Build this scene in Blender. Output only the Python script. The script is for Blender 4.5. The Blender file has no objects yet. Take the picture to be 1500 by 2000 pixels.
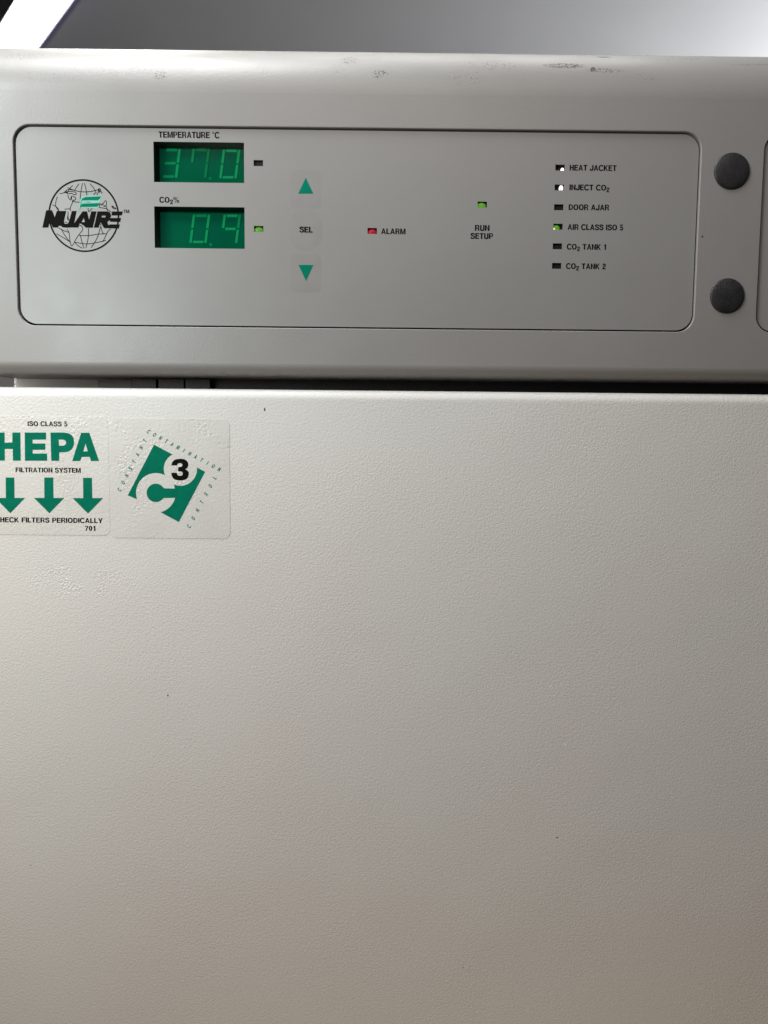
import bpy, bmesh, math, random
from math import sin, cos, radians as R, pi
from mathutils import Vector, Matrix
from mathutils.geometry import tessellate_polygon

scene = bpy.context.scene
C = scene.collection

# ------------------------------------------------------------------ camera
D = 0.375                                    # camera to front of the machine
FPX, PITCH, ROLL, YAW = 1450.0, R(4.75), R(0.55), R(0.25)

def ray(px, py):
    x = (px - 750) / FPX
    z = -(py - 1000) / FPX
    xr = x * cos(ROLL) - z * sin(ROLL)
    zr = x * sin(ROLL) + z * cos(ROLL)
    y = cos(PITCH) + zr * sin(PITCH)
    zz = -sin(PITCH) + zr * cos(PITCH)
    return Vector((xr * cos(YAW) + y * sin(YAW), -xr * sin(YAW) + y * cos(YAW), zz))

def at(px, py, Y=0.0):
    d = ray(px, py)
    t = (D + Y) / d.y
    return d.x * t, d.z * t

cd = bpy.data.cameras.new('camera')
cam = bpy.data.objects.new('camera', cd)
C.objects.link(cam)
o_, cx_, cy_ = ray(750, 1000), ray(1750, 1000), ray(750, 0)
ax = (cx_ - o_).normalized()
ay = (cy_ - o_).normalized()
az = -o_.normalized()
cam.matrix_world = Matrix(((ax.x, ay.x, az.x, 0), (ax.y, ay.y, az.y, -D), (ax.z, ay.z, az.z, 0), (0, 0, 0, 1)))
cd.sensor_fit = 'HORIZONTAL'
cd.sensor_width = 36
cd.lens = 36 * FPX / 1500
cd.clip_start = 0.02
cd.clip_end = 60
cd.dof.use_dof = True
cd.dof.focus_distance = 0.385
cd.dof.aperture_fstop = 15.0
scene.camera = cam

# ------------------------------------------------------------------ light
w = bpy.data.worlds.new('World')
scene.world = w
w.use_nodes = True
w.node_tree.nodes['Background'].inputs[0].default_value = (1.0, 0.97, 0.93, 1)
w.node_tree.nodes['Background'].inputs[1].default_value = 0.01

def area(name, loc, target, sx, sy, power, col=(1, 1, 1)):
    l = bpy.data.lights.new(name, 'AREA')
    l.shape = 'RECTANGLE'
    l.size, l.size_y = sx, sy
    l.energy = power
    l.color = col
    o = bpy.data.objects.new(name, l)
    C.objects.link(o)
    o.location = loc
    o.rotation_euler = (Vector(target) - Vector(loc)).to_track_quat('-Z', 'Y').to_euler()
    return o

area('overhead_room_light', (0.0, -0.90, 0.90), (0, 0, 0), 0.8, 0.8, 5.35, (1, 0.855, 0.80))
area('left_fill_light', (-0.40, -0.30, 0.35), (-0.15, 0, 0.15), 0.12, 0.12, 1.10, (0.95, 1.0, 0.99))  # added fill from the left, no desk lamp stands there
area('left_side_light', (-0.30, -0.35, 0.12), (-0.15, 0, 0.12), 0.15, 0.15, 0.74, (0.82, 0.97, 1.0))
area('left_low_light', (-0.50, -0.35, 0.0), (-0.1, 0, 0), 0.3, 0.3, 0.72, (1, 0.70, 0.48))
area('floor_bounce_light', (0.10, -0.15, -0.60), (0.1, 0, -0.3), 0.5, 0.15, 0.30, (1, 0.63, 0.28))
area('overhead_strip_light', (0.10, 0.10, 0.90), (0.1, 0, 0.2), 0.5, 0.3, 2.15, (1, 0.99, 0.955))
area('overhead_spot_light', (-0.30, 0.30, 0.70), (-0.12, 0, 0.2), 0.15, 0.15, 1.15, (0.98, 0.95, 0.86))
area('upper_left_light', (-0.25, -0.15, 0.70), (-0.1, 0, 0.1), 0.3, 0.3, 4.4, (0.985, 0.98, 0.955))
area('gap_fill_light', (-0.262, 0.012, 0.0355), (-0.17, 0.042, 0.0355), 0.02, 0.006, 0.05, (1, 1.0, 0.98))  # tiny lamp added beside the body edge to brighten the gap
area('ceiling_fill_light', (2.05, 1.6, 0.22), (1.85, 1.55, 1.0), 0.3, 0.3, 54.0, (0.97, 0.985, 1.0))  # added unseen light that brightens the ceiling towards the right

vs = scene.view_settings
vs.view_transform = 'Standard'
vs.look = 'None'
vs.exposure = 0.0
vs.gamma = 1.0
vs.use_curve_mapping = False
scene.cycles.use_denoising = True
scene.cycles.max_bounces = 8

# ------------------------------------------------------------------ materials
def mat(name, col, rough=0.5, metal=0.0, spec=0.5, emit=None, estr=0.0):
    m = bpy.data.materials.new(name)
    m.use_nodes = True
    b = m.node_tree.nodes['Principled BSDF']
    b.inputs['Base Color'].default_value = (*col, 1)
    b.inputs['Roughness'].default_value = rough
    b.inputs['Metallic'].default_value = metal
    b.inputs['Specular IOR Level'].default_value = spec
    if emit:
        b.inputs['Emission Color'].default_value = (*emit, 1)
        b.inputs['Emission Strength'].default_value = estr
    return m

class N:
    """tiny node helper for one material"""
    def __init__(s, m):
        s.t = m.node_tree
        s.b = s.t.nodes['Principled BSDF']
        s.co = s.t.nodes.new('ShaderNodeTexCoord').outputs['Object']
    def L(s, a, b): s.t.links.new(a, b)
    def set(s, sock, v):
        if hasattr(v, 'is_output') or isinstance(v, bpy.types.NodeSocket): s.L(v, sock)
        else: sock.default_value = v
    def noise(s, scale, detail=2.0, rough=0.5, dist=0.0, vec=None):
        n = s.t.nodes.new('ShaderNodeTexNoise')
        s.L(vec or s.co, n.inputs['Vector'])
        n.inputs['Scale'].default_value = scale
        n.inputs['Detail'].default_value = detail
        n.inputs['Roughness'].default_value = rough
        n.inputs['Distortion'].default_value = dist
        return n.outputs['Fac']
    def voronoi(s, scale):
        n = s.t.nodes.new('ShaderNodeTexVoronoi')
        n.feature = 'SMOOTH_F1'
        s.L(s.co, n.inputs['Vector'])
        n.inputs['Scale'].default_value = scale
        return n.outputs['Distance']
    def math(s, op, a, b=0.0):
        n = s.t.nodes.new('ShaderNodeMath')
        n.operation = op
        s.set(n.inputs[0], a); s.set(n.inputs[1], b)
        return n.outputs[0]
    def ramp(s, x, lo, hi, a=0.0, b=1.0):
        n = s.t.nodes.new('ShaderNodeMapRange')
        n.interpolation_type = 'SMOOTHSTEP'
        s.L(x, n.inputs[0])
        n.inputs[1].default_value = lo; n.inputs[2].default_value = hi
        n.inputs[3].default_value = a; n.inputs[4].default_value = b
        return n.outputs[0]
    def mix(s, f, a, b):
        n = s.t.nodes.new('ShaderNodeMix')
        n.data_type = 'RGBA'
        s.set(n.inputs[0], f)
        for i, v in ((6, a), (7, b)):
            if isinstance(v, tuple): n.inputs[i].default_value = (*v, 1)
            else: s.L(v, n.inputs[i])
        return n.outputs[2]
    def ellipse(s, cx, cz, rx, rz, soft=0.5):
        """1 inside an ellipse of the X-Z plane, fading to 0 at its rim"""
        sep = s.t.nodes.new('ShaderNodeSeparateXYZ')
        s.L(s.co, sep.inputs[0])
        dx = s.math('DIVIDE', s.math('SUBTRACT', sep.outputs[0], cx), rx)
        dz = s.math('DIVIDE', s.math('SUBTRACT', sep.outputs[2], cz), rz)
        d = s.math('ADD', s.math('MULTIPLY', dx, dx), s.math('MULTIPLY', dz, dz))
        return s.ramp(d, 1 - soft, 1.0, 1.0, 0.0)
    def bump(s, h, strength, dist):
        n = s.t.nodes.new('ShaderNodeBump')
        s.set(n.inputs['Strength'], strength)
        n.inputs['Distance'].default_value = dist
        s.L(h, n.inputs['Height'])
        s.L(n.outputs[0], s.b.inputs['Normal'])

# powder coated door: orange-peel wrinkles, a patch of old adhesive, a few flecks
M_door = mat('white powder coat', (0.70, 0.69, 0.655), 0.42, spec=0.4)
n = N(M_door)
fine = n.math('ADD', n.math('MULTIPLY', n.noise(850, 1.6, 0.5, 0.4), 0.75), n.math('MULTIPLY', n.noise(1700, 1.0), 0.25))
fine = n.math('ADD', fine, n.math('MULTIPLY', n.noise(12, 1.5), 5.0))
zone = n.noise(16, 2)
px_, pz_ = at(150, 1138)
patch = n.math('MULTIPLY', n.ellipse(px_, pz_, 0.034, 0.011, 0.9), n.ramp(n.noise(90, 2), 0.35, 0.6))
n.bump(fine, n.math('ADD', n.ramp(zone, 0.3, 0.7, 0.37, 0.60), n.math('MULTIPLY', patch, 0.9)), 0.00042)
n.set(n.b.inputs['Roughness'], n.math('SUBTRACT', n.ramp(n.noise(9, 3), 0.3, 0.7, 0.38, 0.48), n.math('MULTIPLY', patch, 0.2)))
col = n.mix(n.ramp(n.noise(7, 3), 0.3, 0.7), (0.675, 0.685, 0.672), (0.672, 0.662, 0.645))
for (x, y, rx, rz, c) in ((517, 800, .0005, .0011, (.08, .07, .06)), (328, 1358, .0005, .0006, (.12, .11, .1)),
                          (1088, 1636, .0006, .0005, (.1, .09, .09)), (1075, 1341, .0007, .0004, (.95, .94, .9)),
                          (1104, 1454, .0009, .0005, (.95, .94, .9)), (250, 1776, .0012, .0003, (.9, .88, .84)),
                          (60, 1690, .0004, .0004, (.2, .18, .16)), (905, 1890, .0004, .0004, (.25, .22, .2))):
    ex, ez = at(x, y)
    col = n.mix(n.ellipse(ex, ez, rx, rz, 0.6), col, c)
n.L(col, n.b.inputs['Base Color'])

# fascia: grey moulded plastic, fine grain, scuffs along the rounded top
M_fascia = mat('grey moulded plastic', (0.33, 0.32, 0.305), 0.38, spec=0.6)
n = N(M_fascia)
g = n.math('ADD', n.math('MULTIPLY', n.noise(900, 2), 0.7), n.math('MULTIPLY', n.noise(260, 2), 0.3))
n.bump(g, 0.15, 0.0006)
n.set(n.b.inputs['Roughness'], n.ramp(n.noise(30, 3), 0.3, 0.7, 0.36, 0.44))
speck = n.noise(420, 2, 0.6)
streak = n.t.nodes.new('ShaderNodeMapping')
n.L(n.co, streak.inputs['Vector'])
streak.inputs['Scale'].default_value = (0.7, 1, 1)
speck2 = n.noise(1300, 5, 0.68, 0, streak.outputs[0])
col = n.mix(n.ramp(n.noise(11, 3), 0.3, 0.7), (0.268, 0.266, 0.262), (0.256, 0.252, 0.247))
for (x, y, rx, rz, lo, k) in ((1098, 136, .012, .0019, .51, .95), (1153, 145, .0016, .0018, .47, .95), (1175, 148, .011, .0016, .56, .9), (1180, 110, .004, .0006, .2, .85),
                              (684, 124, .006, .003, .57, .95), (742, 157, .005, .003, .57, .95), (321, 161, .004, .003, .55, .95),
                              (735, 112, .004, .004, .61, .4), (660, 145, .004, .004, .61, .5), (960, 134, .018, .004, .60, .6),
                              (50, 115, .014, .003, .54, .25), (230, 146, .030, .005, .56, .25), (110, 165, .02, .004, .60, .2), (905, 165, .012, .005, .62, .5),
                              (1250, 115, .03, .0022, .62, .5), (1340, 114, .012, .0012, .58, .5), (1480, 132, .02, .001, .52, .3),
                              (1240, 165, .012, .004, .62, .4)):
    ex, ez = at(x, y, 0.008)
    f = n.math('MULTIPLY', n.ellipse(ex, ez, rx, rz, 0.8), n.ramp(speck2, lo - .045, lo + 0.01))
    col = n.mix(n.math('MULTIPLY', f, k), col, (0.022, 0.019, 0.018))
ex, ez = at(1372, 462)
col = n.mix(n.ellipse(ex, ez, .0006, .0007, 0.6), col, (0.08, 0.07, 0.07))
n.L(col, n.b.inputs['Base Color'])

# membrane overlay: smooth satin film, faint smears
M_film = mat('grey satin overlay', (0.325, 0.32, 0.308), 0.36, spec=0.55)
n = N(M_film)
n.set(n.b.inputs['Roughness'], n.ramp(n.noise(26, 4, 0.6), 0.3, 0.7, 0.33, 0.42))
n.bump(n.noise(60, 2), 0.05, 0.0006)
n.L(n.mix(n.ramp(n.noise(14, 4), 0.3, 0.7), (0.268, 0.269, 0.264), (0.260, 0.258, 0.254)), n.b.inputs['Base Color'])
M_key = mat('worn key overlay', (0.245, 0.245, 0.24), 0.37, spec=0.52)
n = N(M_key)
n.L(n.mix(n.ramp(n.noise(90, 3), 0.35, 0.65), (0.259, 0.258, 0.254), (0.246, 0.245, 0.241)), n.b.inputs['Base Color'])

# clear sticker film over the wrinkled paint
def sticker_film(name, seed, s, amp):
    m = mat(name, (0.655, 0.65, 0.62), 0.26, spec=0.5)
    q = N(m)
    h = q.math('ADD', q.math('MULTIPLY', q.noise(700, 1.6, 0.5, 0.4), 0.8), q.math('MULTIPLY', q.noise(1600, 1), 0.2))
    mp = q.t.nodes.new('ShaderNodeMapping')
    q.L(q.co, mp.inputs['Vector'])
    mp.inputs['Location'].default_value = (seed, 0, seed)
    blis = q.ramp(q.noise(48, 4, 0.65, 0, mp.outputs[0]), 0.50, 0.60)
    q.bump(h, q.math('ADD', s, q.math('MULTIPLY', blis, amp)), 0.0005)
    q.set(q.b.inputs['Roughness'], q.ramp(blis, 0, 1, 0.34, 0.22))
    q.L(q.mix(q.ramp(q.noise(60, 4), 0.3, 0.7), (0.645, 0.65, 0.627), (0.62, 0.617, 0.592)), q.b.inputs['Base Color'])
    return m
M_st1 = sticker_film('filter sticker film', 0.0, 0.34, 0.16)
M_st2 = sticker_film('emblem sticker film', 0.7, 0.22, 0.7)

def ink(name, c, rough=0.55):
    m = mat(name, c, rough, spec=0.03)
    q = N(m)
    q.bump(q.noise(480, 1.6, 0.5, 0.6), 0.14, 0.0003)
    d = tuple(v * 0.88 for v in c)
    q.L(q.mix(q.ramp(q.noise(200, 3), 0.35, 0.65), c, d), q.b.inputs['Base Color'])
    return m
I_black = ink('black print', (0.006, 0.0058, 0.0058))
I_green = ink('green print', (0.0015, 0.17, 0.105))
I_green_key = ink('green key print', (0.0015, 0.20, 0.125))
I_mint = ink('pale mint print', (0.25, 0.50, 0.43))
M_gap = mat('black backing', (0.012, 0.011, 0.011), 0.6)
n = N(M_gap); n.bump(n.noise(300, 2), 0.1, 0.0003)
M_body = mat('shade-darkened white steel', (0.17, 0.168, 0.163), 0.5)  # white body paint, darkened in colour to stand in for the gap's shade
n = N(M_body); n.bump(n.noise(520, 2), 0.3, 0.0003)
M_gasket = mat('black rubber gasket', (0.018, 0.018, 0.02), 0.55)
n = N(M_gasket); n.bump(n.noise(400, 2), 0.2, 0.0003)
M_plate = mat('dark grey painted hinge', (0.07, 0.07, 0.068), 0.5)
n = N(M_plate); n.bump(n.noise(500, 2), 0.2, 0.0003)
M_cap = mat('charcoal textured plastic', (0.018, 0.018, 0.021), 0.40, spec=0.5)
n = N(M_cap); n.bump(n.noise(1500, 2), 0.55, 0.0004)
n.L(n.mix(n.ramp(n.noise(200, 3), 0.4, 0.65), (0.016, 0.016, 0.019), (0.024, 0.024, 0.028)), n.b.inputs['Base Color'])
M_well = mat('dark display well', (0.012, 0.045, 0.045), 0.6)
M_module = mat('display module face', (0.30, 0.32, 0.31), 0.55, emit=(0.02, 0.90, 0.80), estr=0.052)
n = N(M_module)
n.L(n.mix(n.ramp(n.noise(60, 2), 0.3, 0.7), (0.16, 0.18, 0.175), (0.13, 0.15, 0.145)), n.b.inputs['Base Color'])

def seg_mat(k):
    return mat('display segment %s' % ('bright' if k > .25 else 'medium' if k > .17 else 'dim' if k > .1 else 'faint'), (0.2, 0.3, 0.25), 0.5, emit=(0.30, 1.0, 0.50), estr=k)
SEG = {4: seg_mat(0.265), 3: seg_mat(0.18), 2: seg_mat(0.12), 1: seg_mat(0.045)}

def tinted_pane():
    m = bpy.data.materials.new('green tinted window')
    m.use_nodes = True
    t = m.node_tree
    t.nodes.clear()
    out = t.nodes.new('ShaderNodeOutputMaterial')
    tr = t.nodes.new('ShaderNodeBsdfTransparent')
    tr.inputs[0].default_value = (0.06, 0.60, 0.40, 1)
    gl = t.nodes.new('ShaderNodeBsdfGlossy')
    gl.inputs['Color'].default_value = (0.9, 0.95, 0.95, 1)
    gl.inputs['Roughness'].default_value = 0.12
    fr = t.nodes.new('ShaderNodeFresnel')
    fr.inputs[0].default_value = 1.22
    mx = t.nodes.new('ShaderNodeMixShader')
    t.links.new(fr.outputs[0], mx.inputs[0])
    t.links.new(tr.outputs[0], mx.inputs[1])
    t.links.new(gl.outputs[0], mx.inputs[2])
    t.links.new(mx.outputs[0], out.inputs[0])
    return m
M_pane = tinted_pane()

# ------------------------------------------------------------------ helpers
ROOT_LOC = Vector((0.12, 0.30, -0.62))

def link(name, verts, faces, mats, parent=None, mi=None, smooth=False, angle=40):
    me = bpy.data.meshes.new(name)
    me.from_pydata([tuple(v) for v in verts], [], faces)
    for m in (mats if isinstance(mats, (list, tuple)) else [mats]):
        me.materials.append(m)
    if mi:
        for p, i in zip(me.polygons, mi): p.material_index = i
    if smooth:
        for p in me.polygons: p.use_smooth = True
        me.set_sharp_from_angle(angle=R(angle))
    me.update()
    o = bpy.data.objects.new(name, me)
    C.objects.link(o)
    if parent:
        o.parent = parent
        if parent.parent is None:
            o.location = -ROOT_LOC          # mesh data stays in place coordinates
    return o

def rrect(x0, z0, x1, z1, r, seg=12):
    """rounded rectangle, counter-clockwise seen from the front (X right, Z up)"""
    pts = []
    for (cx, cz, a0) in ((x1 - r, z0 + r, -pi / 2), (x1 - r, z1 - r, 0), (x0 + r, z1 - r, pi / 2), (x0 + r, z0 + r, pi)):
        for i in range(seg + 1):
            a = a0 + (pi / 2) * i / seg
            pts.append((cx + r * cos(a), cz + r * sin(a)))
    return pts

def rect(x0, z0, x1, z1): return [(x0, z0), (x1, z0), (x1, z1), (x0, z1)]

class Mesh:
    def __init__(s): s.v, s.f, s.m = [], [], []
    def loop(s, pts, y):
        i = len(s.v)
        s.v += [(x, y, z) for x, z in pts]
        return list(range(i, i + len(pts)))
    def bridge(s, a, b, m=0):
        k = len(a)
        for i in range(k):
            j = (i + 1) % k
            s.f.append((a[i], a[j], b[j], b[i])); s.m.append(m)
    def fill(s, loops, y, m=0):
        """flat filled polygon with holes in the plane Y=y, facing the front"""
        base = len(s.v)
        for lp in loops: s.v += [(x, y, z) for x, z in lp]
        for t in tessellate_polygon([[Vector((x, z, 0)) for x, z in lp] for lp in loops]):
            a, b, c = (s.v[base + i] for i in t)
            cr = (b[0] - a[0]) * (c[2] - a[2]) - (b[2] - a[2]) * (c[0] - a[0])
            if abs(cr) < 1e-16: continue
            t = tuple(base + i for i in t)
            s.f.append(t if cr > 0 else t[::-1]); s.m.append(m)
    def box(s, x0, y0, z0, x1, y1, z1, m=0):
        i = len(s.v)
        s.v += [(x, y, z) for x in (x0, x1) for y in (y0, y1) for z in (z0, z1)]
        for q in ((0, 1, 3, 2), (4, 6, 7, 5), (0, 4, 5, 1), (2, 3, 7, 6), (0, 2, 6, 4), (1, 5, 7, 3)):
            s.f.append(tuple(i + k for k in q)); s.m.append(m)
    def build(s, name, mats, parent=None, smooth=False, angle=40):
        return link(name, s.v, s.f, mats, parent, s.m, smooth, angle)

def inset(pts, d):
    """move a CCW outline inwards by d"""
    out, k = [], len(pts)
    for i in range(k):
        p, q, r = Vector(pts[i - 1]), Vector(pts[i]), Vector(pts[(i + 1) % k])
        e1, e2 = (q - p), (r - q)
        if e1.length < 1e-9: e1 = e2
        if e2.length < 1e-9: e2 = e1
        n1 = Vector((-e1.y, e1.x)).normalized(); n2 = Vector((-e2.y, e2.x)).normalized()
        nn = (n1 + n2)
        nn = nn / max(nn.dot(n1), 0.3) if nn.length > 1e-6 else n1
        out.append((q.x + nn.x * d, q.y + nn.y * d))
    return out

# ------------------------------------------------------------------ lettering (own outlines, cap height 1)
SW, SH = 0.228, 0.185                          # stem and bar thickness

def ell(cx, cy, rx, ry, a0=0, a1=360, k=28):
    pw = 0.86
    o = []
    for i in range(k + 1):
        a = R(a0 + (a1 - a0) * i / k)
        c, s_ = cos(a), sin(a)
        o.append((cx + rx * math.copysign(abs(c) ** pw, c), cy + ry * math.copysign(abs(s_) ** pw, s_)))
    return o

def smooth_path(p, k=6):
    out = []
    for i in range(len(p) - 1):
        a, b, c, d = p[max(i - 1, 0)], p[i], p[i + 1], p[min(i + 2, len(p) - 1)]
        for j in range(k):
            t = j / k
            out.append(tuple(0.5 * ((2 * b[q]) + (-a[q] + c[q]) * t + (2 * a[q] - 5 * b[q] + 4 * c[q] - d[q]) * t * t + (-a[q] + 3 * b[q] - 3 * c[q] + d[q]) * t ** 3) for q in (0, 1)))
    out.append(tuple(p[-1]))
    return out

def ribbon(p, wd, closed=False):
    """one stroke of even width as an outline polygon"""
    L_, Rr = [], []
    k = len(p)
    for i in range(k):
        q = Vector(p[i])
        a = Vector(p[i - 1]) if (i > 0 or closed) else None
        b = Vector(p[(i + 1) % k]) if (i < k - 1 or closed) else None
        d1 = (q - a).normalized() if a is not None and (q - a).length > 1e-9 else None
        d2 = (b - q).normalized() if b is not None and (b - q).length > 1e-9 else None
        d1 = d1 or d2; d2 = d2 or d1
        n1 = Vector((-d1.y, d1.x)); n2 = Vector((-d2.y, d2.x))
        nn = n1 + n2
        nn = nn / max(nn.dot(n1), 0.35) if nn.length > 1e-6 else n1
        L_.append(tuple(q + nn * wd / 2)); Rr.append(tuple(q - nn * wd / 2))
    return L_, Rr

def stroke(p, wd):
    a, b = ribbon(p, wd)
    return [a + b[::-1]]

def ring(cx, cy, rx, ry, wx, wy): return [ell(cx, cy, rx, ry)[:-1], ell(cx, cy, rx - wx, ry - wy)[:-1]]

def glyphs():
    s, h = SW, SH
    G = {}
    G['A'] = (.74, [[[(0, 0), (.27, 1), (.47, 1), (.74, 0), (.545, 0), (.49, .21), (.25, .21), (.195, 0)], [(.295, .365), (.445, .365), (.37, .70)]]])
    G['E'] = (.62, [[[(0, 0), (.62, 0), (.62, h), (s, h), (s, .43), (.57, .43), (.57, .43 + h), (s, .43 + h), (s, 1 - h), (.61, 1 - h), (.61, 1), (0, 1)]]])
    G['F'] = (.58, [[[(0, 0), (s, 0), (s, .41), (.53, .41), (.53, .41 + h), (s, .41 + h), (s, 1 - h), (.58, 1 - h), (.58, 1), (0, 1)]]])
    G['H'] = (.68, [[[(0, 0), (s, 0), (s, .43), (.68 - s, .43), (.68 - s, 0), (.68, 0), (.68, 1), (.68 - s, 1), (.68 - s, .43 + h), (s, .43 + h), (s, 1), (0, 1)]]])
    G['I'] = (s, [[rect(0, 0, s, 1)]])
    G['J'] = (.56, [stroke(smooth_path([(.085, .34), (.09, .20), (.16, .10), (.27, .078), (.38, .11), (.45, .20), (.4675, .34)]) + [(.4675, .6), (.4675, 1)], s)])
    G['K'] = (.72, [[[(0, 0), (s, 0), (s, .30), (.28, .41), (.50, 0), (.72, 0), (.41, .55), (.70, 1), (.47, 1), (s, .56), (s, 1), (0, 1)]]])
    G['L'] = (.57, [[[(0, 0), (.57, 0), (.57, h), (s, h), (s, 1), (0, 1)]]])
    G['M'] = (.86, [[[(0, 0), (s * .95, 0), (s * .95, .74), (.345, 0), (.515, 0), (.86 - s * .95, .74), (.86 - s * .95, 0), (.86, 0), (.86, 1), (.61, 1), (.43, .30), (.25, 1), (0, 1)]]])
    G['N'] = (.69, [[[(0, 0), (s, 0), (s, .66), (.49, 0), (.69, 0), (.69, 1), (.69 - s, 1), (.69 - s, .34), (.2, 1), (0, 1)]]])
    G['O'] = (.80, [ring(.40, .5, .40, .515, s, h)])
    G['0'] = (.56, [ring(.28, .5, .28, .51, s * .95, h)])
    G['C'] = (.74, [stroke(ell(.40, .5, .31, .435, 32, 328, 30), s * .94)])
    G['D'] = (.70, [[[(0, 0), (.32, 0)] + ell(.30, .5, .40, .5, -85, 85, 18) + [(.32, 1), (0, 1)], [(s, h), (.29, h)] + ell(.28, .5, .235, .5 - h, -85, 85, 18) + [(.29, 1 - h), (s, 1 - h)]]])
    bowl = [(.40, .38)] + ell(.38, .69, .27, .31, -80, 80, 14) + [(.40, 1)]
    hole = [(s, .53), (.36, .53)] + ell(.355, .69, .115, .16, -80, 80, 12) + [(.36, .85), (s, .85)]
    G['P'] = (.65, [[[(0, 0), (s, 0), (s, .38)] + bowl + [(0, 1)], hole]])
    G['R'] = (.70, [[[(0, 0), (s, 0), (s, .39), (.32, .39), (.41, .35), (.45, .24), (.47, .06), (.49, 0), (.70, 0), (.67, .05), (.645, .26), (.60, .40), (.53, .455)] + ell(.40, .725, .27, .275, -60, 85, 14) + [(.40, 1), (0, 1)], [(s, .54), (.38, .54)] + ell(.375, .69, .115, .15, -80, 80, 12) + [(.38, .84), (s, .84)]]])
    G['S'] = (.66, [stroke(smooth_path([(.575, .70), (.545, .84), (.33, .925), (.13, .855), (.10, .73), (.19, .61), (.42, .51), (.56, .41), (.57, .25), (.50, .12), (.33, .075), (.14, .13), (.085, .32)]), s * .9)])
    G['T'] = (.64, [[[(.32 - s / 2, 0), (.32 + s / 2, 0), (.32 + s / 2, 1 - h), (.64, 1 - h), (.64, 1), (0, 1), (0, 1 - h), (.32 - s / 2, 1 - h)]]])
    G['U'] = (.68, [stroke([(s / 2, 1), (s / 2, .6)] + smooth_path([(s / 2, .34), (.115, .18), (.21, .095), (.34, .072), (.47, .095), (.565, .18), (.68 - s / 2, .34)]) + [(.68 - s / 2, .6), (.68 - s / 2, 1)], s)])
    G['X'] = G['K']
    G['Y'] = (.72, [[[(.36 - s / 2, 0), (.36 + s / 2, 0), (.36 + s / 2, .39), (.72, 1), (.50, 1), (.36, .60), (.22, 1), (0, 1), (.36 - s / 2, .39)]]])
    G['1'] = (.42, [[[(.20, 0), (.20 + s, 0), (.20 + s, 1), (.24, 1), (.19, .86), (.05, .815), (.05, .69), (.20, .69)]]])
    G['2'] = (.57, [stroke(smooth_path([(.09, .66), (.105, .80), (.185, .90), (.29, .925), (.41, .885), (.475, .76), (.43, .60), (.28, .43), (.15, .28), (.125, .078)]) + [(.57, .078)], s * .88)])
    G['3'] = (.57, [stroke(smooth_path([(.10, .67), (.12, .82), (.28, .92), (.44, .85), (.455, .70), (.37, .57), (.21, .545)]), s), stroke(smooth_path([(.21, .535), (.38, .50), (.475, .33), (.44, .16), (.285, .075), (.12, .15), (.085, .31)]), s)])
    G['5'] = (.58, [stroke([(.52, .93), (.16, .93), (.115, .46)] + smooth_path([(.13, .50), (.28, .575), (.43, .52), (.485, .33), (.43, .14), (.27, .075), (.13, .13), (.085, .26)]), s * .85)])
    G['7'] = (.56, [[[(.10, 0), (.30, 0), (.36, .36), (.56, .85), (.56, 1), (0, 1), (0, .835), (.37, .835), (.18, .40)]]])
    G['%'] = (.92, [ring(.20, .76, .20, .25, .12, .12), ring(.72, .24, .20, .25, .12, .12), stroke([(.27, -.02), (.65, 1.02)], .09)])
    G['°'] = (.30, [ring(.15, .86, .15, .16, .075, .075)])
    return G
GL = glyphs()

def text_width(t, track):
    wd = 0
    for ch in t:
        wd += (.30 if ch == ' ' else GL[ch][0]) + track
    return wd - track

def text_mesh(M, t, x0, x1, z, hgt, y, m=0, track=.065, sub='', ital=0.0, rot=None, up=True):
    """t set between x0 and x1 on the base line z (characters listed in sub as ^ drop down)"""
    # '_' before a character makes it a subscript
    items, k, wd = [], 0, 0
    while k < len(t):
        ch, sc, dz = t[k], 1.0, 0.0
        if ch == '_':
            k += 1; ch, sc, dz = t[k], .80, -.26
        adv = .30 if ch == ' ' else GL[ch][0] * sc
        items.append((ch, sc, dz, wd)); wd += adv + track
        k += 1
    wd -= track
    sx = (x1 - x0) / wd
    lift = 0
    for ch, sc, dz, off in items:
        if ch == ' ': continue
        for piece in GL[ch][1]:
            loops = []
            for lp in piece:
                q = []
                for (u, v) in lp:
                    u, v = u * sc, v * sc + dz
                    xx, zz = (off + u) * sx + ital * v * hgt, v * hgt
                    if rot is not None:
                        xx, zz = xx * cos(rot) - zz * sin(rot), xx * sin(rot) + zz * cos(rot)
                    q.append((x0 + xx, z + zz))
                loops.append(q)
            M.fill(loops, y - lift * 6e-6, m)
            lift = (lift + 1) % 3

# ------------------------------------------------------------------ the setting: ceiling and the wall behind
def tag(o, label, cat, group=None):
    o['label'] = label; o['category'] = cat
    if group: o['group'] = group

HC = 1.0                                     # ceiling above the lens
M_ceil = mat('matt ceiling paint', (0.62, 0.62, 0.63), 0.8)
n = N(M_ceil)
n.L(n.mix(n.ramp(n.noise(2.5, 3), 0.3, 0.7), (0.62, 0.62, 0.63), (0.585, 0.585, 0.60)), n.b.inputs['Base Color'])
M_wall = mat('grey wall paint', (0.78, 0.74, 0.73), 0.8)
n = N(M_wall); n.bump(n.noise(60, 3), 0.2, 0.002)
m_ = Mesh(); m_.box(-3.2, -2.4, HC + .002, 3.6, 2.95, HC + .12)
o = m_.build('ceiling', M_ceil); o['kind'] = 'structure'
m_ = Mesh(); m_.box(-3.2, 2.953, -1.6, 3.6, 3.1, HC + .12)
o = m_.build('back_wall', M_wall); o['kind'] = 'structure'

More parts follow.
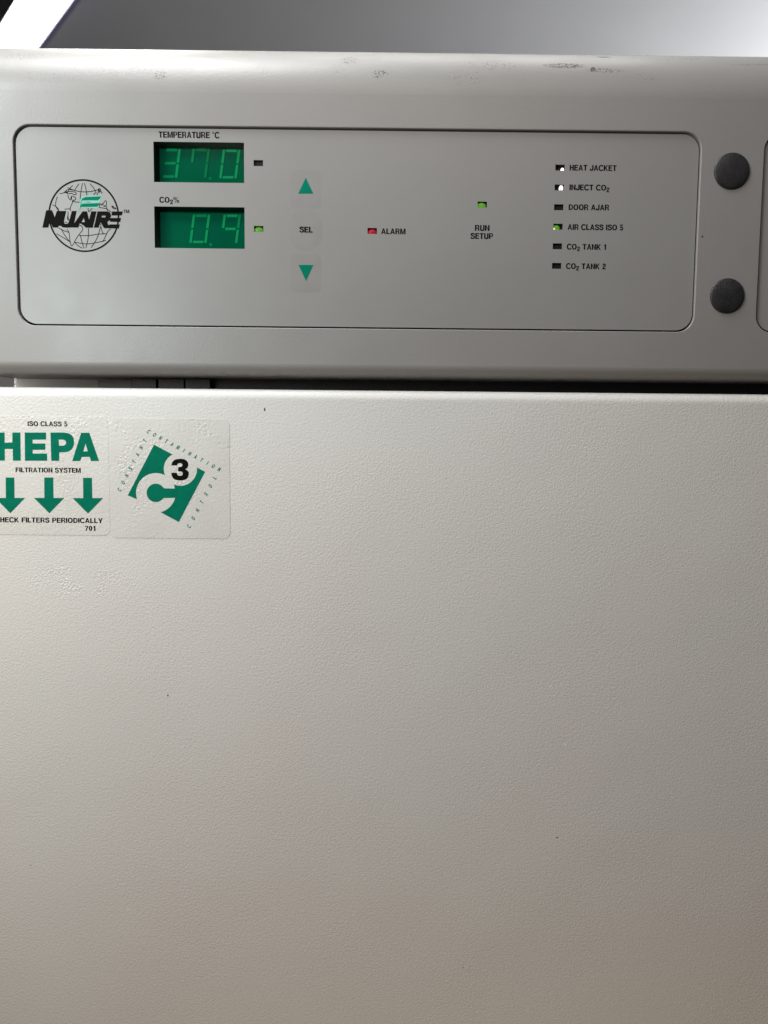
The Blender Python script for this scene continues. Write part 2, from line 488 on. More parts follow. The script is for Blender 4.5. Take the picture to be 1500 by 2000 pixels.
# ceiling lamp: a long lit strip with a dark housing on its far side
def on_ceiling(px, py, Z):
    d = ray(px, py)
    t = Z / d.z
    return Vector((d.x * t, d.y * t - D))
zl = HC - .03
a1, a2 = on_ceiling(-30, 96, zl), on_ceiling(140, 0, zl)
b1, b2 = on_ceiling(0, 50, zl), on_ceiling(32, 0, zl)
r1, r2 = on_ceiling(72, 93, zl), on_ceiling(140, 0, zl)
dirv = (r2 - r1).normalized()
nrm = Vector((dirv.y, -dirv.x))
wid = abs((b1 - r1).dot(nrm))
if (b1 - r1).dot(nrm) < 0: nrm = -nrm
P0 = r1 - dirv * 1.0
lamp = bpy.data.objects.new('ceiling_lamp', None)
C.objects.link(lamp)
lamp.location = (r1.x, r1.y, HC)
tag(lamp, 'long glowing white strip lamp on the ceiling with a black housing alongside', 'lamp')
M_tube = mat('lit lamp diffuser', (0.9, 0.9, 0.9), 0.4, emit=(1.0, 0.985, 1.0), estr=5.0)
M_band = mat('black lamp housing', (0.012, 0.011, 0.012), 0.5)
M_fringe = mat('grey violet lamp trim', (0.34, 0.33, 0.50), 0.5)  # violet optical fringe of the lamp, put into the colour of a bar
def bar(name, off0, off1, z0, z1, m, l0=0.0, l1=1.75):
    q = []
    for zz in (z0, z1):
        for (s_, f_) in ((l0, off0), (l1, off0), (l1, off1), (l0, off1)):
            p = P0 + dirv * s_ + nrm * f_
            q.append((p.x - lamp.location.x, p.y - lamp.location.y, zz - HC))
    fs = [(3, 2, 1, 0), (4, 5, 6, 7), (0, 1, 5, 4), (1, 2, 6, 5), (2, 3, 7, 6), (3, 0, 4, 7)]
    ob = link(name, q, fs, m)
    ob.parent = lamp
    bm = bmesh.new(); bm.from_mesh(ob.data); bmesh.ops.recalc_face_normals(bm, faces=bm.faces); bm.to_mesh(ob.data); bm.free()
    return ob
bar('diffuser', 0.0, wid, zl, HC - .002, M_tube)
bar('fringe', -.013, -.001, zl - .004, HC - .002, M_fringe)  # added bar, also shields the ceiling from the diffuser's side glow
bar('band', wid + .001, wid + .5, zl - .002, HC - .002, M_band)  # plain black bar beside the diffuser

# ------------------------------------------------------------------ the incubator
inc = bpy.data.objects.new('incubator', None)
C.objects.link(inc)
inc.location = ROOT_LOC
tag(inc, 'pale grey laboratory incubator with a control panel above a white textured door', 'incubator')

XL, XR = -0.2035, 0.455                        # overall width
avg = lambda *v: sum(v) / len(v)
hx0 = avg(at(24, 265)[0], at(33, 612)[0])
hx1 = avg(at(1371.5, 275)[0], at(1357.5, 630)[0])
hz1 = avg(at(60, 240)[1], at(1340, 256)[1])
hz0 = avg(at(60, 634.5)[1], at(1335, 652)[1])
h2x0 = avg(at(1491, 287)[0], at(1477, 611)[0])
h2x1 = XR - 0.012
zt = at(750, 184)[1]                          # where the front starts to curve back
zb = at(750, 713)[1]                          # where it starts to curve under
HR = 0.0088
hole1 = rrect(hx0, hz0, hx1, hz1, HR)
hole2 = rrect(h2x0, hz0, h2x1, hz1, HR)

m_ = Mesh()
m_.fill([rect(XL, zb, XR, zt), hole1[::-1], hole2[::-1]], 0.0)
DEPTH = 0.0013
for hl in (hole1, hole2):                      # rounded lip and the wall of the recess
    prev = m_.loop(hl, 0.0)
    r_ = 0.0004
    for i in range(1, 6):
        a = pi / 2 * i / 5
        cur = m_.loop(inset(hl, r_ * sin(a)), r_ * (1 - cos(a)))
        m_.bridge(prev, cur); prev = cur
    cur = m_.loop(inset(hl, r_), DEPTH + .002)
    m_.bridge(prev, cur)
prof = []                                      # (y, z) from the back of the top, over the front, to the back of the underside
ang = R(47)
RT = 0.04
for _ in range(8):                             # radius that puts the top edge where it stands
    RT = (at(750, 106.5, RT * (1 - cos(ang)) + .004)[1] - .0012 - zt) / sin(ang)
ytop = RT * (1 - cos(ang)); ztop = zt + RT * sin(ang)
prof += [(0.30, ztop + .0012), (ytop + .006, ztop + .0012)]
for i in range(1, 6):
    a = pi / 2 - (pi / 2 - ang) * i / 5
    rr = .004
    cy, cz = ytop + rr * cos(ang) , ztop - rr * sin(ang)
    prof.append((cy - rr * cos(a), cz + rr * sin(a)))
for i in range(1, 17):
    a = ang * (1 - i / 16)
    prof.append((RT * (1 - cos(a)), zt + RT * sin(a)))
k_top = len(prof)
RB = 0.0056
low = [(0.0, zb)]
for i in range(1, 11):
    a = R(84) * i / 10
    low.append((RB * (1 - cos(a)), zb - RB * sin(a)))
low += [(0.070, zb - RB + .0015)]
for pr in (prof, low):
    nx = 40
    base = len(m_.v)
    for (y, z) in pr:
        for i in range(nx + 1):
            m_.v.append((XL + (XR - XL) * i / nx, y, z))
    for j in range(len(pr) - 1):
        for i in range(nx):
            a = base + j * (nx + 1) + i
            m_.f.append((a, a + nx + 1, a + nx + 2, a + 1)); m_.m.append(0)
sil = prof + low                                # the two end caps
for X in (XL, XR):
    b0 = len(m_.v)
    m_.v += [(X, y, z) for y, z in sil] + [(X, 0.30, low[-1][1])]
    idx = list(range(b0, len(m_.v)))
    m_.f.append(tuple(idx if X == XR else idx[::-1])); m_.m.append(0)
fascia = m_.build('fascia', M_fascia, inc, smooth=True, angle=50)

# backing plate behind both recesses
m_ = Mesh()
m_.box(XL + .004, DEPTH + .0125, zb + .003, XR - .004, DEPTH + .03, zt - .002)
backing = m_.build('backing_plate', M_gap, inc)

# round black caps
def cap(px, py, r):
    x, z = at(px, py)
    k = 48
    q = Mesh()
    prev = None
    prof_ = [(1.0, 0.0), (1.0, -.0003), (.985, -.00058), (.95, -.0008), (.88, -.00096), (.7, -.00118), (.4, -.00138), (.12, -.00144)]
    for (f_, y) in prof_:
        cur = q.loop([(x + r * f_ * cos(2 * pi * i / k), z + r * f_ * sin(2 * pi * i / k)) for i in range(k)], y)
        if prev: q.bridge(prev, cur)
        prev = cur
    q.f.append(tuple(prev)); q.m.append(0)
    return q.build('cap', M_cap, fascia, smooth=True, angle=60)
cap(1429, 334.5, 0.00875)
cap(1420, 578, 0.00855)

# control panel overlay with its openings
YP = DEPTH
gl_, gt_, gr_, gb_ = .00075, .00075, .00060, .00095
pan = rrect(hx0 + .0004 + gl_, hz0 + .0004 + gb_, hx1 - .0004 - gr_, hz1 - .0004 - gt_, HR - .0008)

def hole_rect(px0, py0, px1, py1):
    ax_, az_ = at(px0, py0, YP); bx_, bz_ = at(px1, py1, YP)
    return (ax_, bz_, bx_, az_)
DW = [hole_rect(299.5, 276.5, 477, 357.5), hole_rect(301, 403, 478, 486)]
LEDS = [('dark', 504.5, 318.5), ('green', 505.2, 447), ('red', 727, 451), ('lime', 942, 399.5),
        ('clear', 1094, 327.3), ('clear2', 1092.6, 366), ('dark', 1091.3, 404.8), ('spark', 1090, 442.6), ('dark', 1088.7, 481), ('dark', 1087.3, 519.3)]
led_rects = []
for kind, px, py in LEDS:
    x, z = at(px, py, YP)
    led_rects.append((kind, x, z, (x - .0023, z - .00142, x + .0023, z + .00142)))
m_ = Mesh()
holes = [rect(*r)[::-1] for r in DW] + [rect(*r[3])[::-1] for r in led_rects]
m_.fill([pan] + holes, YP)
pv = m_.loop(pan, YP); q1 = m_.loop(inset(pan, -.00003), YP + .0001); q2 = m_.loop(inset(pan, -.00003), YP + .0011)
m_.bridge(q1, pv); m_.bridge(q2, q1)
for r in DW + [q[3] for q in led_rects]:
    a = m_.loop(rect(*r), YP); b = m_.loop(rect(*r), YP + .0005)
    m_.bridge(a, b)
panel = m_.build('control_panel', M_film, inc)
# the second panel, cut by the right edge of the photograph
pan2 = rrect(h2x0 + .0004 + gl_, hz0 + .0004 + gb_, h2x1 - .0004 - gr_, hz1 - .0004 - gt_, HR - .0008)
m_ = Mesh()
m_.fill([pan2], YP)
pv = m_.loop(pan2, YP); q2 = m_.loop(inset(pan2, -.00003), YP + .0011); m_.bridge(q2, pv)
panel2 = m_.build('control_panel', M_film, inc)
panel2['label'] = 'blank grey panel cut by the right edge'

# printed names on the panel
def print_on(parent, y, t, pa, pb, hpx, mats, name='lettering', **kw):
    """pa, pb: base line start and end of the words on the surface Y=y"""
    xa, za = at(*pa, y); xb, zb_ = at(*pb, y)
    z = (za + zb_) / 2
    q = Mesh()
    text_mesh(q, t, xa, xb, z, hpx * (D + y) / FPX * 1.0, y - 3e-5, **kw)
    return q.build(name, mats, parent)
PT = [('TEMPERATURE °C', (310, 269), (428.5, 270), 11.2), ('CO_2%', (311.5, 395.6), (350, 396), 10.2),
      ('SEL', (585, 454), (610.5, 454), 10.6), ('ALARM', (744.5, 457), (792, 457.6), 10.4),
      ('RUN', (927.5, 450.8), (956, 450.8), 10.6), ('SETUP', (919, 466.6), (962.8, 466.6), 10.6),
      ('HEAT JACKET', (1112.5, 333), (1204, 334), 10.4), ('INJECT CO_2', (1112, 371.3), (1190, 372.3), 10.4),
      ('DOOR AJAR', (1110.5, 410), (1189.5, 411), 10.4), ('AIR CLASS ISO 5', (1108.5, 448.8), (1217, 450), 10.4),
      ('CO_2 TANK 1', (1107, 487.2), (1183.5, 488), 10.4), ('CO_2 TANK 2', (1105.5, 525), (1183, 526), 10.4)]
for t, pa, pb, hp in PT:
    print_on(panel, YP - (.00009 if t == 'SEL' else 0), t, pa, pb, hp, I_black)

# keys: raised pads with printed arrows
def key(px, py, hw, hh, r, tri=None, cat=None):
    x, z = at(px, py, YP)
    q = Mesh()
    ol = rrect(x - hw, z - hh, x + hw, z + hh, r, 14)
    prev = None
    for (d, y) in ((0, -.00001), (.0012, -.00002), (.0026, -.000026)):
        cur = q.loop(inset(ol, d), YP + y)
        if prev: q.bridge(prev, cur)
        prev = cur
    q.fill([inset(ol, .0026)], YP - .000026)
    if tri:
        T = [at(a, b, YP) for a, b in tri]
        q.fill([T], YP - .00009, 1)
    return q.build('key', [M_key, I_green_key], panel, smooth=True, angle=30)
key(597, 370, .0076, .0092, .003, [(582.5, 378.2), (612, 378.2), (597.3, 347)])
key(597, 450, .0082, .0098, .0080)
key(597.5, 534, .0076, .0094, .003, [(597.8, 549), (583, 517.5), (612.2, 517.5)])

# displays: a dark well behind the opening, a lit module with slanted seven-segment digits, a tinted window
def seg_digit(parent, cx, cz, hw, hh, levels, y, slant=0.14, t=.00118):
    """levels: brightness 0-4 of the segments a b c d e f g"""
    q = Mesh()
    names = 'abcdefg'
    gp = t * .35
    hz = {'a': (hh, 0), 'g': (0, 0), 'd': (-hh, 0)}
    mats = [SEG[1], SEG[2], SEG[3], SEG[4]]
    for i, s_ in enumerate(names):
        lv = levels[i]
        if not lv: continue
        if s_ in hz:
            zc = hz[s_][0]
            pl = [(-hw + t * .6 + gp, zc - t / 2), (hw - t * .6 - gp, zc - t / 2), (hw - t * .6 - gp, zc + t / 2), (-hw + t * .6 + gp, zc + t / 2)]
        else:
            xs = hw if s_ in 'bc' else -hw
            z0, z1 = (gp, hh + t * .4) if s_ in 'bf' else (-hh - t * .4, -gp)
            pl = [(xs - t / 2, z0), (xs + t / 2, z0), (xs + t / 2, z1), (xs - t / 2, z1)]
        pl = [(cx + u + slant * v, cz + v) for u, v in pl]
        a = q.loop(pl, y - .00025); b = q.loop(pl, y)
        q.bridge(b, a, lv - 1)
        q.fill([pl], y - .00025, lv - 1)
    return q.build('digit', mats, parent)

YM = YP + .0075                                 # face of the lit module, behind the overlay
def display(r, digits, dot, label):
    x0, z0, x1, z1 = r
    e = .0006
    q = Mesh()
    a = q.loop(rect(x0 - e, z0 - e, x1 + e, z1 + e), YP + .0006)
    b = q.loop(rect(x0 - e, z0 - e, x1 + e, z1 + e), YM + .0005)
    q.bridge(a, b)
    q.fill([rect(x0 - e, z0 - e, x1 + e, z1 + e)], YM + .0005)
    o = q.build('display', M_well, inc)
    o['label'] = label
    q = Mesh()                                   # lit module, a little smaller than the well
    q.box(x0 + .0008, YM, z0 + .0002, x1 - .0002, YM + .0004, z1 - .0005)
    q.build('module', M_module, o)
    for (px, py, lv) in digits:
        x, z = at(px, py, YM)
        seg_digit(o, x, z, .00375, .0064, lv, YM - .0002)
    if dot:
        x, z = at(*dot[:2], YM)
        q = Mesh()
        q.fill([ell(x, z, .0007, .0007)[:-1]], YM - .0003)
        q.build('decimal_point', SEG[dot[2]], o)
    q = Mesh()
    q.fill([rect(x0 - e, z0 - e, x1 + e, z1 + e)], YP + .00055)
    q.build('window_pane', M_pane, o)
    return o
display(DW[0], [(333, 319.5, (3, 4, 4, 3, 0, 0, 3)), (390, 319.5, (2, 2, 2, 0, 0, 3, 0)), (449, 321, (4, 4, 4, 4, 4, 4, 0))], (411, 349, 2), 'upper green display reading 37.0')
display(DW[1], [(390.5, 447.5, (3, 4, 4, 4, 4, 4, 0)), (450.5, 447.5, (4, 3, 4, 0, 0, 4, 4))], (412, 478, 3), 'lower green display reading 0.9')

# indicator lights: small dark wells, some with a lit lens
M_lit = {'green': mat('lime lamp lens', (0.03, 0.10, 0.01), 0.35, emit=(0.13, 0.46, 0.02), estr=0.55),
         'red': mat('red lamp lens', (0.12, 0.008, 0.012), 0.3, emit=(0.50, 0.006, 0.035), estr=0.6),
         'white': mat('white emissive arch', (0.9, 0.9, 0.9), 0.3, emit=(1, 0.98, 0.97), estr=1.1),  # white emission for the small arch shapes in two wells
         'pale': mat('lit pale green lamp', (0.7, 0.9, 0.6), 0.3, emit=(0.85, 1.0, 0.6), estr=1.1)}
M_slot = mat('dark lamp well', (0.012, 0.012, 0.013), 0.5, spec=0.2)
M_dull = mat('unlit lamp lens', (0.012, 0.0115, 0.0125), 0.5, spec=0.2)
YLED = YP + .0017
for kind, x, z, r in led_rects:
    x0, z0, x1, z1 = r
    q = Mesh()
    e = .0003
    rc = rect(x0 - e, z0 - e, x1 + e, z1 + e)
    a = q.loop(rc, YP + .0006); b = q.loop(rc, YLED)
    q.bridge(a, b); q.fill([rc], YLED)
    well = q.build('indicator_light', M_slot, inc)
    q = Mesh()
    if kind == 'dark':
        lens = [(x0 + .0004, z0 + .0002, x1 - .0003, z1 - .0003)]
        q.box(x0 + .0004, YLED - .0006, z0 + .0001, x1 - .0003, YLED - .0001, z1 - .0004)
        q.build('lens', M_dull, well)
        well['label'] = 'unlit black indicator light'
        continue
    def dome(cx, cz, rx, rz, hgt, m):
        d = Mesh(); prev = None
        for j in range(6):
            a = pi / 2 * j / 6
            cur = d.loop([(cx + rx * cos(a) * cos(2 * pi * i / 24), cz + rz * cos(a) * sin(2 * pi * i / 24)) for i in range(24)], YLED - hgt * sin(a) - .0001)
            if prev: d.bridge(prev, cur)
            prev = cur
        d.f.append(tuple(prev)); d.m.append(0)
        return d.build('lens', m, well, smooth=True, angle=60)
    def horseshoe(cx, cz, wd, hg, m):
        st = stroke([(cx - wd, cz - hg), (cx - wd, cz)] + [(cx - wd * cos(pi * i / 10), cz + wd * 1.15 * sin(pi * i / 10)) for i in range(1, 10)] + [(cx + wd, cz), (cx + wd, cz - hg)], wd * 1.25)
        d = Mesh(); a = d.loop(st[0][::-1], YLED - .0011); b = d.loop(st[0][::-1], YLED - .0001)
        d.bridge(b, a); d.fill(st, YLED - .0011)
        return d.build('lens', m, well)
    if kind in ('green', 'lime'):
        dome(x - .0002, z - .0002, .00215, .0015, .0009, M_lit['green'])
        well['label'] = 'indicator light glowing lime green'
    elif kind == 'red':
        dome(x - .0001, z - .0001, .0021, .0014, .0009, M_lit['red'])
        well['label'] = 'indicator light glowing red'
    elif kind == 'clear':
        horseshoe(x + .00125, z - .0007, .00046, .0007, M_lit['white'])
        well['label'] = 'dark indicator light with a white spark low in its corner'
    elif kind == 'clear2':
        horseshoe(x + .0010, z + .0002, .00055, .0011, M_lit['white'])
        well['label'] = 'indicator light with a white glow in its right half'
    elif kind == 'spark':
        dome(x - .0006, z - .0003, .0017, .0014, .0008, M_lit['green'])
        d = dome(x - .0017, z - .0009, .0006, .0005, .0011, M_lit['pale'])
        well['label'] = 'green indicator light with a pale spark in its corner'

# the printed globe emblem
def globe():
    q = Mesh()
    y = YP - 2e-5
    G1 = lambda X, Y: at(60 + X / 6.818, 340 + Y / 6.818, YP)
    GA = lambda X, Y: at(75 + X / 16.667, 395 + Y / 16.667, YP)
    GB = lambda X, Y: at(155 + X / 14.286, 395 + Y / 14.286, YP)
    cx, cz = G1(707, 555)
    rr = 449 / 6.818 * D / FPX
    k = 96
    o1 = [(cx + rr * 1.022 * cos(2 * pi * i / k), cz + rr * 1.022 * sin(2 * pi * i / k)) for i in range(k)]
    i1 = [(cx + rr * .976 * cos(2 * pi * i / k), cz + rr * .976 * sin(2 * pi * i / k)) for i in range(k)]
    q.fill([o1, i1], y - 3e-5, 0)
    thin = .00036
    lines = [[(690, 120), (668, 240), (655, 380)], [(715, 120), (738, 210), (750, 290)], [(645, 128), (600, 190), (580, 225)],
             [(560, 150), (515, 200), (490, 250)], [(790, 128), (840, 190), (875, 255)],
             [(490, 180), (600, 222), (730, 238), (850, 222), (925, 198)],
             [(645, 815), (760, 820), (900, 800), (1010, 795)], [(580, 905), (740, 930), (900, 908), (1000, 880)],
             [(345, 795), (440, 850), (525, 905)], [(770, 720), (765, 850), (735, 985)], [(930, 700), (885, 850), (805, 980)],
             [(662, 820), (690, 930), (712, 990)], [(410, 730), (450, 810), (520, 900)], [(370, 715), (430, 750), (505, 775)],
             [(1065, 730), (1030, 760), (1010, 800), (960, 905)], [(590, 915), (640, 960), (690, 988)],
             [(480, 735), (510, 780), (525, 900), (545, 955), (570, 930), (600, 870), (640, 810), (690, 745), (682, 695), (645, 680)],
             [(930, 660), (945, 740), (965, 788), (1012, 797)], [(355, 300), (335, 370), (335, 430), (372, 490)], [(290, 410), (335, 432), (360, 455), (375, 490)],
             [(520, 470), (545, 405), (568, 365), (600, 372), (655, 375)], [(450, 468), (520, 465), (530, 490)], [(385, 262), (440, 250), (460, 240), (520, 232), (590, 240), (608, 265), (590, 275), (540, 258), (500, 262), (470, 250)],
             [(455, 235), (500, 205), (560, 215)], [(495, 275), (505, 315), (530, 345), (545, 310), (550, 285)], [(560, 290), (600, 320), (590, 345), (560, 345)],
             [(905, 190), (932, 208), (895, 250), (880, 285), (850, 285), (845, 262), (870, 250)], [(915, 245), (935, 232), (950, 245), (940, 258)],
             [(912, 445), (922, 395), (948, 412), (990, 358), (1008, 368), (1000, 428), (962, 422)], [(912, 445), (960, 452), (1010, 462), (1045, 490), (1075, 510)],
             [(1010, 430), (1015, 465), (1018, 490)], [(1082, 430), (1110, 445), (1135, 455)], [(1085, 440), (1105, 460), (1140, 462)],
             [(765, 450), (772, 500), (820, 455)], [(497, 540), (490, 600), (515, 610)], [(450, 640), (490, 645)], [(497, 500), (500, 620)]]
    for i, l in enumerate(lines):
        pth = smooth_path([G1(*p) for p in l], 5)
        for lp in stroke(pth, thin):
            q.fill([lp], y - (i % 7) * 3e-6, 0)
    # heavier blots of the coast lines
    for (X, Y, a, b) in ((465, 243, 22, 9), (540, 320, 9, 22), (955, 402, 12, 10), (905, 215, 10, 18), (1090, 432, 16, 9), (562, 360, 12, 10), (985, 425, 12, 8)):
        gx, gz = G1(X, Y)
        q.fill([ell(gx, gz, a / 6.818 * D / FPX, b / 6.818 * D / FPX)[:-1]], y - 2.6e-5, 0)
    # flag
    mint = [(655, 345), (678, 300), (735, 288), (945, 278), (925, 345), (905, 440), (870, 456), (700, 450), (668, 462), (640, 510), (650, 420)]
    q.fill([[G1(*p) for p in mint]], y - 3.4e-5, 2)
    q.fill([[G1(*p) for p in [(672, 352), (688, 325), (730, 305), (936, 297), (922, 330), (895, 350), (720, 350)]]], y - 4.2e-5, 1)
    q.fill([[G1(*p) for p in [(658, 442), (665, 415), (690, 395), (917, 386), (905, 418), (880, 437), (720, 438)]]], y - 4.2e-5, 1)
    q.fill([[G1(*p) for p in [(672, 352), (680, 345), (668, 440), (645, 505)]]], y - 4.6e-5, 1)
    q.fill([[G1(*p) for p in [(745, 374), (800, 372), (802, 378), (745, 379)]]], y - 4.6e-5, 0)
    # heavy slanted word
    W = [GA(*p) for p in [(130, 825), (255, 260), (445, 260), (535, 490), (600, 285), (905, 285), (830, 640), (845, 690), (900, 706), (965, 690), (1005, 600), (1090, 285), (1245, 285), (1165, 690)]]
    W += [GB(*p) for p in [(90, 255), (215, 255), (272, 490), (330, 255), (482, 255), (375, 710), (180, 710), (110, 640), (35, 600)]]
    W += [GA(*p) for p in [(1345, 690), (1300, 825), (1080, 820), (900, 830), (790, 815), (720, 770), (665, 765), (640, 825), (480, 825), (455, 790), (378, 600), (325, 825)]]
    q.fill([W, [GB(*p) for p in [(125, 440), (60, 555), (155, 555)]]], y - 6e-5, 0)
    RE = [GB(*p) for p in [(510, 255), (790, 255), (860, 290), (885, 365), (875, 420), (850, 440), (1165, 440), (1140, 550), (868, 545), (840, 500), (780, 555), (810, 640), (860, 618), (1130, 620), (1100, 735), (690, 722), (592, 560), (535, 710), (405, 710)]]
    q.fill([RE, [GB(*p) for p in [(628, 375), (735, 375), (722, 425), (618, 425)]]], y - 6e-5, 0)
    q.fill([[GB(*p) for p in [(915, 258), (1215, 258), (1185, 368), (895, 368)]]], y - 6e-5, 0)
    xa, za = GB(1235, 298); xb, _ = GB(1395, 298)
    text_mesh(q, 'TM', xa, xb, za, 6.0 * D / FPX, y - 3e-5, 0, track=.08)
    return q.build('globe_logo', [I_black, I_green, I_mint], panel)
globe()

# ------------------------------------------------------------------ body, gasket and door
xb0 = at(24.5, 745, .042)[0]
YB = .042
m_ = Mesh()
r_ = .0022
pr = [(.55, 0)]
zlo, zhi = -0.60, zb + .02
cols = []
for (x, y) in [(xb0, .30)] + [(xb0 + r_ * (1 - sin(a)), YB + r_ * (1 - cos(a))) for a in [pi / 2 * (1 - i / 8) for i in range(9)]] + [(XR - .03, YB), (XR - .028, YB + .002), (XR - .028, .30)]:
    cols.append((len(m_.v), len(m_.v) + 1)); m_.v += [(x, y, zlo), (x, y, zhi)]
for a, b in zip(cols, cols[1:]):
    m_.f.append((a[0], b[0], b[1], a[1])); m_.m.append(0)
m_.f.append((cols[0][0], cols[0][1], cols[-1][1], cols[-1][0])); m_.m.append(0)
m_.f.append(tuple(c[1] for c in cols)); m_.m.append(0)
m_.f.append(tuple(c[0] for c in cols[::-1])); m_.m.append(0)
body = m_.build('body', M_body, inc, smooth=True, angle=40)

zg0, zg1 = at(750, 765, .03)[1] - .004, at(750, 735, .03)[1] + .006
m_ = Mesh()
gx0 = at(258, 750, .028)[0]
m_.box(gx0, .026, zg0 - .01, XR - .04, YB - .0003, zg1 + .004)
m_.build('gasket', M_gasket, inc)
xa, xb = at(191, 750, .030)[0], at(257, 750, .030)[0]
m_ = Mesh(); m_.box(xa, .030, zg0, xb, .0345, at(225, 742, .030)[1])
m_.build('hinge_plate', M_plate, inc)
for (pa, pb) in ((260, 305), (310, 359), (363, 410)):
    xa, xb = at(pa, 750, .022)[0], at(pb, 750, .022)[0]
    m_ = Mesh(); m_.box(xa, .0215, zg0, xb, .0257, at(pa, 741, .022)[1])
    m_.build('hinge_block', M_gasket, inc)

# the door: a slab with a soft top edge
zd = avg(at(30, 755)[1], at(750, 762)[1], at(1480, 768)[1])
YD0, YD1 = 0.0, 0.0255
m_ = Mesh()
r_ = .0050
pd = [(YD1, -0.56), (YD1, zd - .003)]
for i in range(5): pd.append((YD1 - .003 + .003 * cos(pi / 2 * i / 4), zd - .003 + .003 * sin(pi / 2 * i / 4)))
for i in range(13):
    a = pi / 2 * (1 - i / 12)
    pd.append((YD0 + r_ * (1 - cos(a)), zd - r_ + r_ * sin(a)))
pd += [(YD0, zd - r_ - .001), (YD0, -0.30), (YD0, -0.56 + .004), (YD0 + .004, -0.56)]
nx = 30
for (y, z) in pd:
    for i in range(nx + 1): m_.v.append((XL - .002 + (XR - XL + .002) * i / nx, y, z))
kk = len(pd)
for j in range(kk):
    for i in range(nx):
        a = j * (nx + 1) + i; b = ((j + 1) % kk) * (nx + 1) + i
        m_.f.append((a, b, b + 1, a + 1)); m_.m.append(0)
m_.f.append(tuple(j * (nx + 1) for j in range(kk))[::-1]); m_.m.append(0)
m_.f.append(tuple(j * (nx + 1) + nx for j in range(kk))); m_.m.append(0)
door = m_.build('door', M_door, inc, smooth=True, angle=40)

# stickers on the door
def film(name, x0, z0, x1, z1, r, m, th):
    q = Mesh()
    ol = rrect(x0, z0, x1, z1, r, 10)
    a = q.loop(ol, YD0 - .00002); b = q.loop(inset(ol, .00003), YD0 - th)
    q.bridge(a, b); q.fill([inset(ol, .00003)], YD0 - th)
    return q.build(name, m, inc)
TH = .00016
YS = -TH
S1 = lambda X, Y: at(X / 6.522, 790 + Y / 6.522, YS)
S2 = lambda X, Y: at(200 + X / 5.556, 800 + Y / 5.556, YS)
sx1 = avg(S1(1388, 600)[0], S1(1396, 1500)[0])
st1 = film('filter_sticker', sx1 - .0635, S1(700, 1662)[1], sx1, S1(700, 150)[1], .0033, M_st1, TH)
st1['label'] = 'clear sticker about air filters with green heading and arrows'
s2 = (avg(S2(66, 300)[0], S2(80, 1200)[0]), S2(700, 1396)[1], avg(S2(1384, 300)[0], S2(1382, 1200)[0]), S2(700, 98)[1])
st2 = film('emblem_sticker', *s2, .0034, M_st2, TH)
st2['label'] = 'clear square sticker with a tilted green emblem'

def poly(parent, name, pieces, m, y, S):
    q = Mesh()
    for i, loops in enumerate(pieces):
        q.fill([[S(*p) for p in lp] for lp in loops], y - (i % 4) * 6e-6)
    return q.build(name, m, parent)
# heading letters drawn to their own outlines
Hh = [[[(-40, 715), (-40, 357), (60, 357), (60, 485), (157, 485), (157, 357), (261, 357), (265, 716), (165, 716), (162, 567), (62, 567), (62, 715)]]]
Ee = [[[(315, 357), (588, 357), (588, 447), (416, 449), (416, 496), (578, 497), (578, 577), (418, 578), (418, 624), (600, 624), (602, 717), (318, 717)]]]
Pp = [[[(643, 357), (820, 357), (872, 366), (912, 388), (936, 425), (945, 475), (938, 530), (912, 575), (872, 600), (820, 608), (755, 610), (755, 718), (653, 718)],
       [(748, 447), (800, 447), (826, 455), (840, 472), (842, 492), (832, 512), (812, 522), (752, 525)]]]
Aa = [[[(1033, 360), (1138, 360), (1262, 720), (1160, 720), (1142, 668), (1042, 668), (1022, 720), (920, 720)], [(1062, 597), (1118, 597), (1090, 497)]]]
yk = YS - 3e-5
poly(st1, 'heading', Hh + Ee + Pp + Aa, I_green, yk, S1)
for ar in ([(72, 930), (183, 930), (186, 1190), (322, 1190), (132, 1385), (-62, 1190), (75, 1190)],
           [(563, 930), (680, 930), (682, 1190), (820, 1190), (630, 1386), (432, 1190), (565, 1190)],
           [(1058, 934), (1172, 934), (1176, 1192), (1315, 1192), (1122, 1390), (925, 1192), (1060, 1192)]):
    poly(st1, 'arrow', [[ar]], I_green, yk, S1)
def words1(t, X0, X1, Yb, hp, **kw):
    xa, z = S1(X0, Yb); xb, _ = S1(X1, Yb)
    q = Mesh(); text_mesh(q, t, xa, xb, z, hp / 6.522 * D / FPX, yk, **kw)
    q.build('lettering', I_black, st1)
words1('ISO CLASS 5', 352, 860, 274, 60)
words1('FILTRATION SYSTEM', 199, 1030, 862, 60)
words1('CHECK FILTERS PERIODICALLY', -62, 1309, 1499, 64)
words1('701', 1082, 1216, 1608, 63)

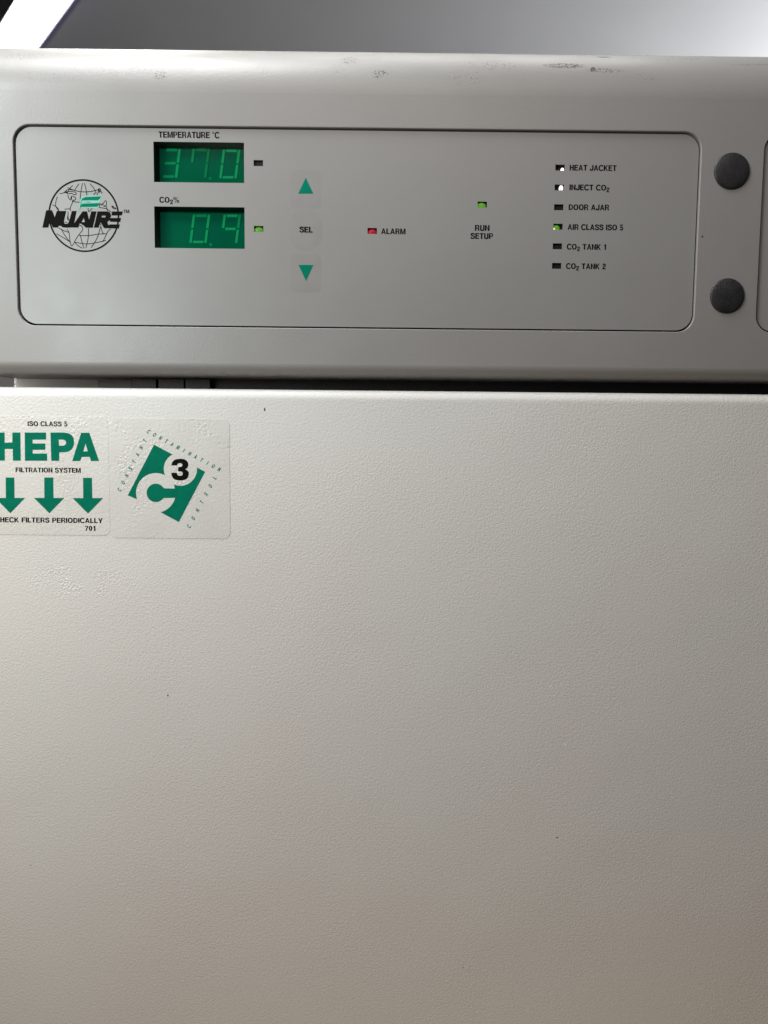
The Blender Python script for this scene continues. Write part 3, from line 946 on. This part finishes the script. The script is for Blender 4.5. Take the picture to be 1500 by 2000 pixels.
def arc(c, r, p, q, k=24, ccw=False):
    """points from p to q round the centre c (image axes), the short or asked-for way"""
    a0 = math.atan2(p[1] - c[1], p[0] - c[0]); a1 = math.atan2(q[1] - c[1], q[0] - c[0])
    if ccw and a1 < a0: a1 += 2 * pi
    if not ccw and a1 > a0: a1 -= 2 * pi
    return [(c[0] + r * cos(a0 + (a1 - a0) * i / k), c[1] + r * sin(a0 + (a1 - a0) * i / k)) for i in range(k + 1)]
c3, cc = (846, 645), (580, 903)
A_ = [(560, 380), (762, 487)] + arc(c3, 180, (762, 487), (682, 716)) + arc(cc, 215, (682, 716), (372, 976)) + [(275, 930)]
B_ = [(1020, 625), (1115, 675), (830, 1220), (634, 1115)] + arc(cc, 216, (636, 1113), (790, 958)) + [(664, 960)] \
    + arc(cc, 100, (664, 958), (664, 856), 30, True) + [(790, 856)] + arc(cc, 213, (790, 856), (772, 812))[0:] + arc(c3, 181, (776, 812), (1022, 628))
poly(st2, 'emblem', [[A_], [B_]], I_green, yk, S2)
three = [[(748, 605), (755, 575), (775, 550), (805, 537), (845, 533), (885, 537), (915, 553), (932, 580), (933, 608), (922, 632), (900, 648), (925, 662), (938, 685), (938, 712), (925, 742), (900, 760), (865, 768), (840, 768), (800, 764), (770, 748), (752, 720), (747, 685),
          (808, 685), (814, 706), (828, 717), (845, 719), (862, 714), (872, 700), (870, 682), (856, 672), (822, 670), (822, 624), (850, 622), (866, 613), (869, 597), (858, 584), (842, 580), (824, 584), (814, 594), (812, 606)]]
poly(st2, 'numeral', [three], I_black, yk, S2)
def spaced(t, p0, p1, hp, rot_deg, side):
    """letters spread evenly between two points along a slanted line"""
    q = Mesh()
    k = len(t)
    rot = R(rot_deg)
    for i, ch in enumerate(t):
        f = i / (k - 1)
        X, Y = p0[0] + (p1[0] - p0[0]) * f, p0[1] + (p1[1] - p0[1]) * f
        x, z = S2(X, Y)
        hg = hp / 5.556 * D / FPX
        gw = GL[ch][0] * hg * .78
        cx_, cz_ = -gw / 2 - .1 * hg, -hg / 2
        x0 = x + cx_ * cos(rot) - cz_ * sin(rot); z0 = z + cx_ * sin(rot) + cz_ * cos(rot)
        text_mesh(q, ch, x0, x0 + gw, z0, hg, yk, ital=.18, rot=rot)
    q.build('lettering', I_green, st2)
spaced('CONTAMINATION', (503, 240), (1268, 648), 44, -28, 0)
spaced('CONSTANT', (186, 868), (461, 336), 44, 62.5, 0)
spaced('CONTROL', (940, 1266), (1218, 740), 44, 62.5, 0)
